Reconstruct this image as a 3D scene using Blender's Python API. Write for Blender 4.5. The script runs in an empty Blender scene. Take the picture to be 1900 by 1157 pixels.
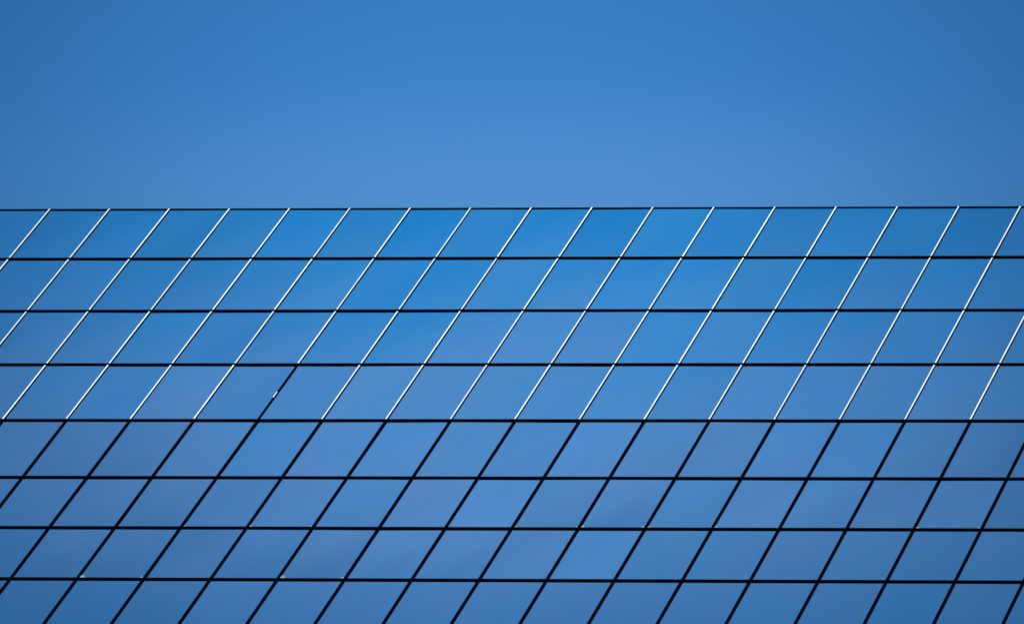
import bpy, bmesh, math, random
from mathutils import Matrix, Vector

# ---------------------------------------------------------------- camera
S = bpy.context.scene
COL = S.collection
W = 1.25                                   # width of one glazing bay, metres
CAM = Vector((36.0957 * W, -50.75056 * W, 1.7))
RIGHT = Vector((0.98108298, 0.05450040, 0.18575761))
DOWN = Vector((-0.00108235, 0.96108218, -0.27626051))
FWD = Vector((-0.19358463, 0.27083343, 0.94296036))
TOP = 182.76408 * W + 1.7                  # height of the roof edge above the street
cam_data = bpy.data.cameras.new('camera')
cam_data.sensor_width = 36.0
cam_data.lens = 419.98
cam_data.clip_start = 0.5
cam_data.clip_end = 20000.0
cam = bpy.data.objects.new('camera', cam_data)
COL.objects.link(cam)
M = Matrix((RIGHT, -DOWN, -FWD)).transposed().to_4x4()
M.translation = CAM
cam.matrix_world = M
S.camera = cam

# ---------------------------------------------------------------- sun, sky, exposure
SUN_ELEV, SUN_AZ = math.radians(32.0), math.radians(28.0)     # azimuth from the facade's outward normal
sun_dir = Vector((math.sin(SUN_AZ) * math.cos(SUN_ELEV), -math.cos(SUN_AZ) * math.cos(SUN_ELEV), math.sin(SUN_ELEV)))
sd = bpy.data.lights.new('sun', 'SUN')
sd.energy = 2.8
sd.angle = math.radians(0.53)
sd.color = (1.0, 0.965, 0.91)
sun = bpy.data.objects.new('sun', sd)
COL.objects.link(sun)
sun.rotation_euler = sun_dir.to_track_quat('Z', 'Y').to_euler()

world = bpy.data.worlds.new('World')
S.world = world
world.use_nodes = True
nt = world.node_tree
nt.nodes.clear()
N = nt.nodes.new
L = nt.links.new


def vmath(op, a, b=None):
    n = N('ShaderNodeVectorMath'); n.operation = op
    for i, v in enumerate((a, b)):
        if v is None: continue
        if isinstance(v, bpy.types.NodeSocket): L(v, n.inputs[i])
        else: n.inputs[i].default_value = v
    return n


def fm(op, a, b=None, c=None):
    n = N('ShaderNodeMath'); n.operation = op
    for i, v in enumerate((a, b, c)):
        if v is None: continue
        if isinstance(v, bpy.types.NodeSocket): L(v, n.inputs[i])
        else: n.inputs[i].default_value = v
    return n.outputs[0]


out = N('ShaderNodeOutputWorld')
bg = N('ShaderNodeBackground')
sky = N('ShaderNodeTexSky')
sky.sky_type = 'NISHITA'
sky.sun_disc = False
sky.sun_elevation = SUN_ELEV
sky.sun_rotation = math.atan2(sun_dir.x, sun_dir.y)
sky.altitude = 0.0
sky.air_density = 1.0
sky.dust_density = 0.0
sky.ozone_density = 10.0
tc = N('ShaderNodeTexCoord')
DIR = tc.outputs['Generated']


def lobe(centre, ax, ay, du, dv, su, sv):
    """soft-edged patch of light painted into one part of the sky (a direction, at infinity)"""
    c = (centre + ax * du + ay * dv)
    c.normalize()
    d = vmath('SUBTRACT', DIR, tuple(c)).outputs[0]
    u = vmath('DOT_PRODUCT', d, tuple(ax)).outputs['Value']
    v = vmath('DOT_PRODUCT', d, tuple(ay)).outputs['Value']
    w = vmath('DOT_PRODUCT', DIR, tuple(c)).outputs['Value']
    r2 = fm('ADD', fm('POWER', fm('DIVIDE', u, su), 2.0), fm('POWER', fm('DIVIDE', v, sv), 2.0))
    g = fm('EXPONENT', fm('MULTIPLY', fm('POWER', r2, 1.25), -1.0))
    return fm('MULTIPLY', g, fm('GREATER_THAN', w, 0.0))


def mirror(v):
    return Vector((v.x, -v.y, v.z))


def add(*a):
    r = a[0]
    for b in a[1:]: r = fm('ADD', r, b)
    return r


glow_a = lobe(FWD, RIGHT, DOWN, 0.000, -0.008, 0.050, 0.036)  # view-centred brightening painted into the sky; leaves the frame's corners darker
painted_haze_a = lobe(FWD, RIGHT, DOWN, 0.001, -0.0087, 0.040, 0.0085)  # pale band painted into the sky just above the roof edge
glow_b = lobe(mirror(FWD), mirror(RIGHT), mirror(DOWN), 0.000, 0.000, 0.047, 0.030)  # mirrored patch, added so the reflection in the glass fades towards the edges
painted_haze_b = lobe(mirror(FWD), mirror(RIGHT), mirror(DOWN), 0.000, 0.012, 0.046, 0.015)  # warm patch painted into the mirrored sky, paling the reflection in lower panes
noise = N('ShaderNodeTexNoise')
noise.inputs['Scale'].default_value = 45.0
noise.inputs['Detail'].default_value = 3.0
L(DIR, noise.inputs['Vector'])
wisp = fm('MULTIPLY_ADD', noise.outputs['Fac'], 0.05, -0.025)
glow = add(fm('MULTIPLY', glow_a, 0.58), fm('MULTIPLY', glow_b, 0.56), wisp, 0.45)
clear = fm('MULTIPLY_ADD', glow_b, -0.36, 0.50)        # red painted out of the sky patch that the glass mirrors
cl = N('ShaderNodeCombineXYZ')
L(clear, cl.inputs[0]); cl.inputs[1].default_value = 1.03; cl.inputs[2].default_value = 1.0


def scaled(vec, f):
    n = N('ShaderNodeVectorMath'); n.operation = 'SCALE'
    if isinstance(vec, bpy.types.NodeSocket): L(vec, n.inputs[0])
    else: n.inputs[0].default_value = vec
    L(f, n.inputs['Scale'])
    return n.outputs[0]


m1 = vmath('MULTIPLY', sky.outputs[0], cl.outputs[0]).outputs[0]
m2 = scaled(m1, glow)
m3 = vmath('ADD', vmath('ADD', m2, scaled((0.115, 0.145, 0.10), painted_haze_a)).outputs[0], scaled((0.30, 0.15, 0.0), painted_haze_b))
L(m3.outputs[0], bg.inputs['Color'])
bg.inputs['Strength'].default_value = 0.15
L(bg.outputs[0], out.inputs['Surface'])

S.view_settings.view_transform = 'Standard'
S.view_settings.look = 'None'
S.view_settings.exposure = 1.08
S.view_settings.gamma = 1.0
S.view_settings.use_curve_mapping = False
S.render.engine = 'CYCLES'
S.cycles.max_bounces = 8
S.cycles.filter_width = 1.5


# ---------------------------------------------------------------- materials
def material(name, color, rough=0.5, metallic=0.0, spec=0.5):
    m = bpy.data.materials.new(name)
    m.use_nodes = True
    b = m.node_tree.nodes['Principled BSDF']
    b.inputs['Base Color'].default_value = (*color, 1)
    b.inputs['Roughness'].default_value = rough
    b.inputs['Metallic'].default_value = metallic
    b.inputs['Specular IOR Level'].default_value = spec
    return m, m.node_tree, b


def noise_color(t, b, c1, c2, scale, rough=None, detail=4.0, stretch=(1, 1, 1)):
    g = t.nodes.new('ShaderNodeNewGeometry')
    mp = t.nodes.new('ShaderNodeMapping')
    mp.inputs['Scale'].default_value = stretch
    n = t.nodes.new('ShaderNodeTexNoise')
    n.inputs['Scale'].default_value = scale
    n.inputs['Detail'].default_value = detail
    t.links.new(g.outputs['Position'], mp.inputs['Vector'])
    t.links.new(mp.outputs[0], n.inputs['Vector'])
    r = t.nodes.new('ShaderNodeValToRGB')
    r.color_ramp.elements[0].position = 0.3
    r.color_ramp.elements[1].position = 0.7
    r.color_ramp.elements[0].color = (*c1, 1)
    r.color_ramp.elements[1].color = (*c2, 1)
    t.links.new(n.outputs['Fac'], r.inputs['Fac'])
    t.links.new(r.outputs[0], b.inputs['Base Color'])
    return n, r


# reflective coated glass: the coating's tint drifts from sheet to sheet and across each sheet
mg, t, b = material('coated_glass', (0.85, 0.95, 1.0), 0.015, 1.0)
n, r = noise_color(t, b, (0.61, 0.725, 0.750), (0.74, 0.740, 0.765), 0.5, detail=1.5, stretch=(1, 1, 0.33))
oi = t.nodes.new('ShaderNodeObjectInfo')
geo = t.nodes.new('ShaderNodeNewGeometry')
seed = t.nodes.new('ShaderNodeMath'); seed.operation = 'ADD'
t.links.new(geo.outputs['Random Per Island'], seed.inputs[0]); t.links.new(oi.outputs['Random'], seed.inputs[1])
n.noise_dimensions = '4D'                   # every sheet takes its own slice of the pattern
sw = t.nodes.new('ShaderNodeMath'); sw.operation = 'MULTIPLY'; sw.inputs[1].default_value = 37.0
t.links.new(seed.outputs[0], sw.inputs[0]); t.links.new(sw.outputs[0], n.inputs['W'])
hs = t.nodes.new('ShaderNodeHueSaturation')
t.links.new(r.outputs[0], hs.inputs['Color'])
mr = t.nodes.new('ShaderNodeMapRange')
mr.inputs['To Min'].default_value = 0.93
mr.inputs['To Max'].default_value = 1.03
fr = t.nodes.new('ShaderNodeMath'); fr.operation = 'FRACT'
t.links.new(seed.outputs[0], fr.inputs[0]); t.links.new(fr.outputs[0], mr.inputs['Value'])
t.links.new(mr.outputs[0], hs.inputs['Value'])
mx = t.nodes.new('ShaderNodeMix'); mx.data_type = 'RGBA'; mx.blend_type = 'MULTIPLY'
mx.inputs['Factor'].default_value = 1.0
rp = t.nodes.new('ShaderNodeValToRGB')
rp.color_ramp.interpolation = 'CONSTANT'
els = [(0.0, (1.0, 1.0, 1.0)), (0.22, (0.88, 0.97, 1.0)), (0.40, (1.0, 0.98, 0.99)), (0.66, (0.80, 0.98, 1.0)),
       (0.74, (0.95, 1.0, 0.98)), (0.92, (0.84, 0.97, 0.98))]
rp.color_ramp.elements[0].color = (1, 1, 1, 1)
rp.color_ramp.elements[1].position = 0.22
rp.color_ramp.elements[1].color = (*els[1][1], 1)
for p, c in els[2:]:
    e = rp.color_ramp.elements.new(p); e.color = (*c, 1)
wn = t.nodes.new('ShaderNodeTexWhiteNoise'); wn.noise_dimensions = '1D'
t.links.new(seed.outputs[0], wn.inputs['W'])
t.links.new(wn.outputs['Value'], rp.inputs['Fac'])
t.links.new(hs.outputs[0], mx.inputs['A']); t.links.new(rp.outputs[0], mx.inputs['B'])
n2 = t.nodes.new('ShaderNodeTexNoise')      # faint rain streaks and dust
n2.inputs['Scale'].default_value = 5.0; n2.inputs['Detail'].default_value = 5.0; n2.inputs['Roughness'].default_value = 0.65
mp2 = t.nodes.new('ShaderNodeMapping'); mp2.inputs['Scale'].default_value = (1, 1, 0.22)
t.links.new(geo.outputs['Position'], mp2.inputs['Vector']); t.links.new(mp2.outputs[0], n2.inputs['Vector'])
mr2 = t.nodes.new('ShaderNodeMapRange')
mr2.inputs['From Min'].default_value = 0.25; mr2.inputs['From Max'].default_value = 0.75
mr2.inputs['To Min'].default_value = 0.95; mr2.inputs['To Max'].default_value = 1.02
t.links.new(n2.outputs['Fac'], mr2.inputs['Value'])
sc2 = t.nodes.new('ShaderNodeVectorMath'); sc2.operation = 'SCALE'
t.links.new(mx.outputs['Result'], sc2.inputs[0]); t.links.new(mr2.outputs[0], sc2.inputs['Scale'])
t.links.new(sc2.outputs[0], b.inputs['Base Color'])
GLASS = mg

BLACK, t, b = material('black_anodised_aluminium', (0.001, 0.0014, 0.003), 0.8, 0.0, 0.0)
noise_color(t, b, (0.0007, 0.0010, 0.0024), (0.0015, 0.0024, 0.0055), 6.0)
COPING, t, b = material('dark_blue_coping', (0.004, 0.02, 0.05), 0.7, 0.0, 0.0)
noise_color(t, b, (0.001, 0.008, 0.022), (0.002, 0.014, 0.036), 3.0)
WHITE, t, b = material('white_painted_aluminium', (0.86, 0.86, 0.84), 0.35, 0.0, 0.5)
wn_, wr_ = noise_color(t, b, (0.74, 0.74, 0.73), (0.88, 0.88, 0.86), 2.0)
oi = t.nodes.new('ShaderNodeObjectInfo'); mr = t.nodes.new('ShaderNodeMapRange')
mr.inputs['To Min'].default_value = 0.80; mr.inputs['To Max'].default_value = 1.04
t.links.new(oi.outputs['Random'], mr.inputs['Value'])
sc = t.nodes.new('ShaderNodeVectorMath'); sc.operation = 'SCALE'
t.links.new(wr_.outputs[0], sc.inputs[0]); t.links.new(mr.outputs[0], sc.inputs['Scale'])
t.links.new(sc.outputs[0], b.inputs['Base Color'])
GLINT, t, b = material('pale_glint', (0.62, 0.62, 0.66), 0.4, 0.2)  # pale base colour stands for the glints at pane corners
noise_color(t, b, (0.18, 0.22, 0.30), (0.36, 0.35, 0.40), 8.0)
CONC, t, b = material('concrete', (0.3, 0.3, 0.29), 0.85)
noise_color(t, b, (0.22, 0.22, 0.21), (0.34, 0.33, 0.31), 0.8)
PAVE, t, b = material('paving', (0.2, 0.2, 0.19), 0.9)
noise_color(t, b, (0.13, 0.13, 0.125), (0.22, 0.21, 0.2), 0.5)


# ---------------------------------------------------------------- mesh helpers
def box(bm, x0, x1, y0, y1, z0, z1):
    v = [bm.verts.new((x, y, z)) for x in (x0, x1) for y in (y0, y1) for z in (z0, z1)]
    for f in ((0, 1, 3, 2), (4, 6, 7, 5), (0, 4, 5, 1), (2, 3, 7, 6), (0, 2, 6, 4), (1, 5, 7, 3)):
        bm.faces.new([v[i] for i in f])


def build(name, bm, mat, parent=None, loc=(0, 0, 0), bevel=0.0):
    if bevel:
        bmesh.ops.bevel(bm, geom=bm.edges[:], offset=bevel, segments=2, affect='EDGES', profile=0.6)
    bmesh.ops.recalc_face_normals(bm, faces=bm.faces[:])
    me = bpy.data.meshes.new(name)
    bm.to_mesh(me); bm.free()
    me.materials.append(mat)
    o = bpy.data.objects.new(name, me)
    COL.objects.link(o)
    o.location = loc
    if parent: o.parent = parent
    return o


# ---------------------------------------------------------------- the place
bm = bmesh.new()
bmesh.ops.create_grid(bm, x_segments=2, y_segments=2, size=9000)
g = build('ground', bm, PAVE)
g['kind'] = 'structure'

# ---- the glass tower: facade plane is y = 0, outward is -y, x counted in bays
C0, C1 = -14, 32                            # first and last mullion
ROWS = [0.0, 3.7147, 7.5016, 11.2661, 15.0573, 18.8170, 22.0304, 25.2240]
while TOP - ROWS[-1] - 3.2 > 4.0:
    ROWS.append(ROWS[-1] + (3.2 if len(ROWS) < 10 else 3.76))
Z = [TOP - r for r in ROWS]
X = lambda c: (c - 9) * W
DEPTH = 42.0

tower = bpy.data.objects.new('glass_tower', None)
COL.objects.link(tower)
tower['label'] = 'blue mirror glass office tower with black grid and white strips on its top storeys'
tower['category'] = 'building'
tower.location = (0, 0, 0)

bm = bmesh.new()
box(bm, X(C0) + .03, X(C1) - .03, 0.03, DEPTH, 0, TOP - 0.15)
build('wall', bm, BLACK, tower)
bm = bmesh.new()
box(bm, X(C0) + .3, X(C1) - .3, 0.5, DEPTH - .3, TOP - 0.148, TOP - 0.02)
build('roof', bm, CONC, tower)
bm = bmesh.new()                            # the entrance storey under the curtain wall
box(bm, X(C0) - .02, X(C1) + .02, -0.05, 0.028, 0, Z[-1] - .06)
build('plinth', bm, CONC, tower)

# horizontal members
for k, z in enumerate(Z):
    bm = bmesh.new()
    if k == 0:
        box(bm, X(C0) - .04, X(C1) + .04, -0.014, 0.45, -0.062, 0.012)
        build('coping', bm, COPING, tower, (0, 0, z), bevel=.003)
    else:
        box(bm, X(C0) - .02, X(C1) + .02, -0.0205, 0.028, -0.048, 0.048)
        build('transom', bm, BLACK, tower, (0, 0, z), bevel=.003)

# vertical members, one bar per bay line
bm = bmesh.new()
box(bm, -0.029, 0.017, -0.0135, 0.027, -ROWS[4], -0.042)
box(bm, -0.027, 0.034, -0.0155, 0.026, Z[-1] + .06 - TOP, -ROWS[4] - .002)   # the lower storeys carry a wider bar
mull = build('mullion', bm, BLACK, tower, (X(C0), 0, TOP), bevel=.003)
for c in range(C0 + 1, C1 + 1):
    o = mull.copy(); COL.objects.link(o); o.location = (X(c), 0, TOP); o.parent = tower


# glass sheets
def in_frame(c, k):
    """share of the bay (c..c+1, row k) that the photograph shows, times its size there"""
    hits = 0
    for i in range(6):
        for j in range(6):
            p = Vector((X(c + (i + .5) / 6), 0, Z[k] + (Z[k + 1] - Z[k]) * (j + .5) / 6)) - CAM
            d = p.dot(FWD)
            u = p.dot(RIGHT) / d; v = p.dot(DOWN) / d
            if abs(u) < 0.04286 and abs(v) < 0.0261: hits += 1
    return hits * (Z[k] - Z[k + 1])


rng = random.Random(7)
H = {}


def pane_mesh(h, bow):
    """one glass sheet with a slight bow, hung from its own centre"""
    n = 6
    w = W - 0.030; hh = h - 0.05
    bm = bmesh.new()
    vs = [[bm.verts.new((w * (i / n - .5), -bow * math.sin(math.pi * i / n) * math.sin(math.pi * j / n), hh * (j / n - .5)))
           for i in range(n + 1)] for j in range(n + 1)]
    for j in range(n):
        for i in range(n):
            bm.faces.new((vs[j][i], vs[j][i + 1], vs[j + 1][i + 1], vs[j + 1][i]))
    x, z = w / 2, hh / 2                    # the sheet's own edges, 8 mm deep
    ring = [(-x, -z), (x, -z), (x, z), (-x, z)]
    f = [bm.verts.new((px, 0.0, pz)) for px, pz in ring]
    r = [bm.verts.new((px, 0.008, pz)) for px, pz in ring]
    for i in range(4):
        bm.faces.new((f[(i + 1) % 4], f[i], r[i], r[(i + 1) % 4]))
    bm.faces.new(r[::-1])
    me = bpy.data.meshes.new('window')
    bm.to_mesh(me); bm.free()
    for i, p in enumerate(me.polygons): p.use_smooth = i < n * n
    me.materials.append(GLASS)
    return me


cells = []
for k in range(len(Z) - 1):
    for c in range(C0, C1):
        a = in_frame(c, k) if k < 9 else 0
        cells.append((a, c, k))
cells.sort(key=lambda t: -t[0])
shown = {(c, k) for a, c, k in cells[:100]}
windows = {}
for a, c, k in cells[:100]:
    h = round(Z[k] - Z[k + 1], 2)
    bow = rng.choice((-.0012, .0008, .0016))
    if (h, bow) not in H: H[(h, bow)] = pane_mesh(Z[k] - Z[k + 1], bow)
    o = bpy.data.objects.new('window', H[(h, bow)])
    COL.objects.link(o)
    o.location = (X(c + .5), 0.0, (Z[k] + Z[k + 1]) / 2)
    o.rotation_euler = (math.radians(rng.uniform(-.07, .07)), 0, math.radians(rng.uniform(-.16, .16)))
    o.parent = tower
    windows[(c, k)] = o
bm = bmesh.new()
for a, c, k in cells[100:]:
    box(bm, X(c) + .015, X(c + 1) - .015, 0.0, 0.008, Z[k + 1] + .025, Z[k] - .025)
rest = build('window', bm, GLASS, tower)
rest['kind'] = 'stuff'


# white cover strips on the four top storeys
for k in range(4):
    h = Z[k] - Z[k + 1]
    bm = bmesh.new()
    box(bm, -0.0285, -0.0010, -0.0167, -0.0137, -h + .068, 0.004 if k == 0 else -.068)
    first = None
    for c in range(C0, C1 + 1):
        if (c, k) == (6, 3): continue
        if not (-3 <= c <= 21): continue
        if first is None:
            first = build('cover_strip', bm, WHITE, tower, (X(c), 0, Z[k]), bevel=.0015)
        else:
            o = first.copy(); COL.objects.link(o); o.location = (X(c) + rng.uniform(-.0025, .0025), 0, Z[k] + rng.uniform(-.008, .008)); o.parent = tower
bm = bmesh.new()                            # upright without a strip: its small glint is drawn as a white piece
h = Z[3] - Z[4]
box(bm, -0.0315, -0.010, -0.0167, -0.0137, -h * .60, -h * .50)
o = build('cover_strip', bm, WHITE, tower, (X(6), 0, Z[3]), bevel=.0015)
o['label'] = 'short glint drawn as a white piece on a bare black upright'


# pale glints in lower corners of some sheets, modelled as small solid wedges
def glint(c, k, side, size, lab=None):
    w = windows.get((c, k))
    if w is None: return
    bm = bmesh.new()
    s = 1 if side == 'l' else -1
    a, hgt, d = 0.08 * size, 0.16 * size, 0.006
    x0 = -s * (W / 2 - 0.036 - 0.0)
    z0 = -(Z[k] - Z[k + 1]) / 2 + 0.057
    pts = [(x0, z0), (x0 + s * a, z0), (x0 + s * a * .75, z0 + hgt * .4), (x0 + s * a * .35, z0 + hgt), (x0, z0 + hgt * .5)]
    f = [bm.verts.new((x, -d, z)) for x, z in pts]
    r = [bm.verts.new((x, -0.0005, z)) for x, z in pts]
    bm.faces.new(f); bm.faces.new(r[::-1])
    for i in range(5):
        bm.faces.new((f[i], r[i], r[(i + 1) % 5], f[(i + 1) % 5]))
    build('corner_glint', bm, GLINT, w)


for c, k, side, size in ((6, 5, 'l', .6), (7, 5, 'l', .9), (7, 5, 'r', .7), (11, 5, 'l', .8), (11, 5, 'r', .6), (12, 5, 'l', 1.),
                         (12, 5, 'r', .8), (13, 5, 'l', .7), (14, 5, 'l', .9), (14, 5, 'r', .6), (17, 5, 'l', .8), (17, 5, 'r', .6),
                         (18, 5, 'l', .7), (5, 6, 'l', 1.3), (5, 6, 'r', .8), (8, 6, 'l', 1.3), (8, 6, 'r', .9)):
    glint(c, k, side, size)

# one small dark smudge on a sheet of the third row
w = windows[(6, 2)]
bm = bmesh.new()
pr = [(math.cos(i * .785), math.sin(i * .785)) for i in range(8)]
ft = [bm.verts.new((-.06 + x * .020 + z * .012, -.0045, -.86 + z * .055)) for x, z in pr]
bk = [bm.verts.new((-.06 + x * .024 + z * .012, -.0008, -.86 + z * .062)) for x, z in pr]
bm.faces.new(ft)
for i in range(8):
    bm.faces.new((ft[i], bk[i], bk[(i + 1) % 8], ft[(i + 1) % 8]))
SMUT, t, b = material('dried_dirt', (0.05, 0.07, 0.11), 0.9)
noise_color(t, b, (0.02, 0.05, 0.11), (0.03, 0.07, 0.15), 20.0)
build('smudge', bm, SMUT, w)
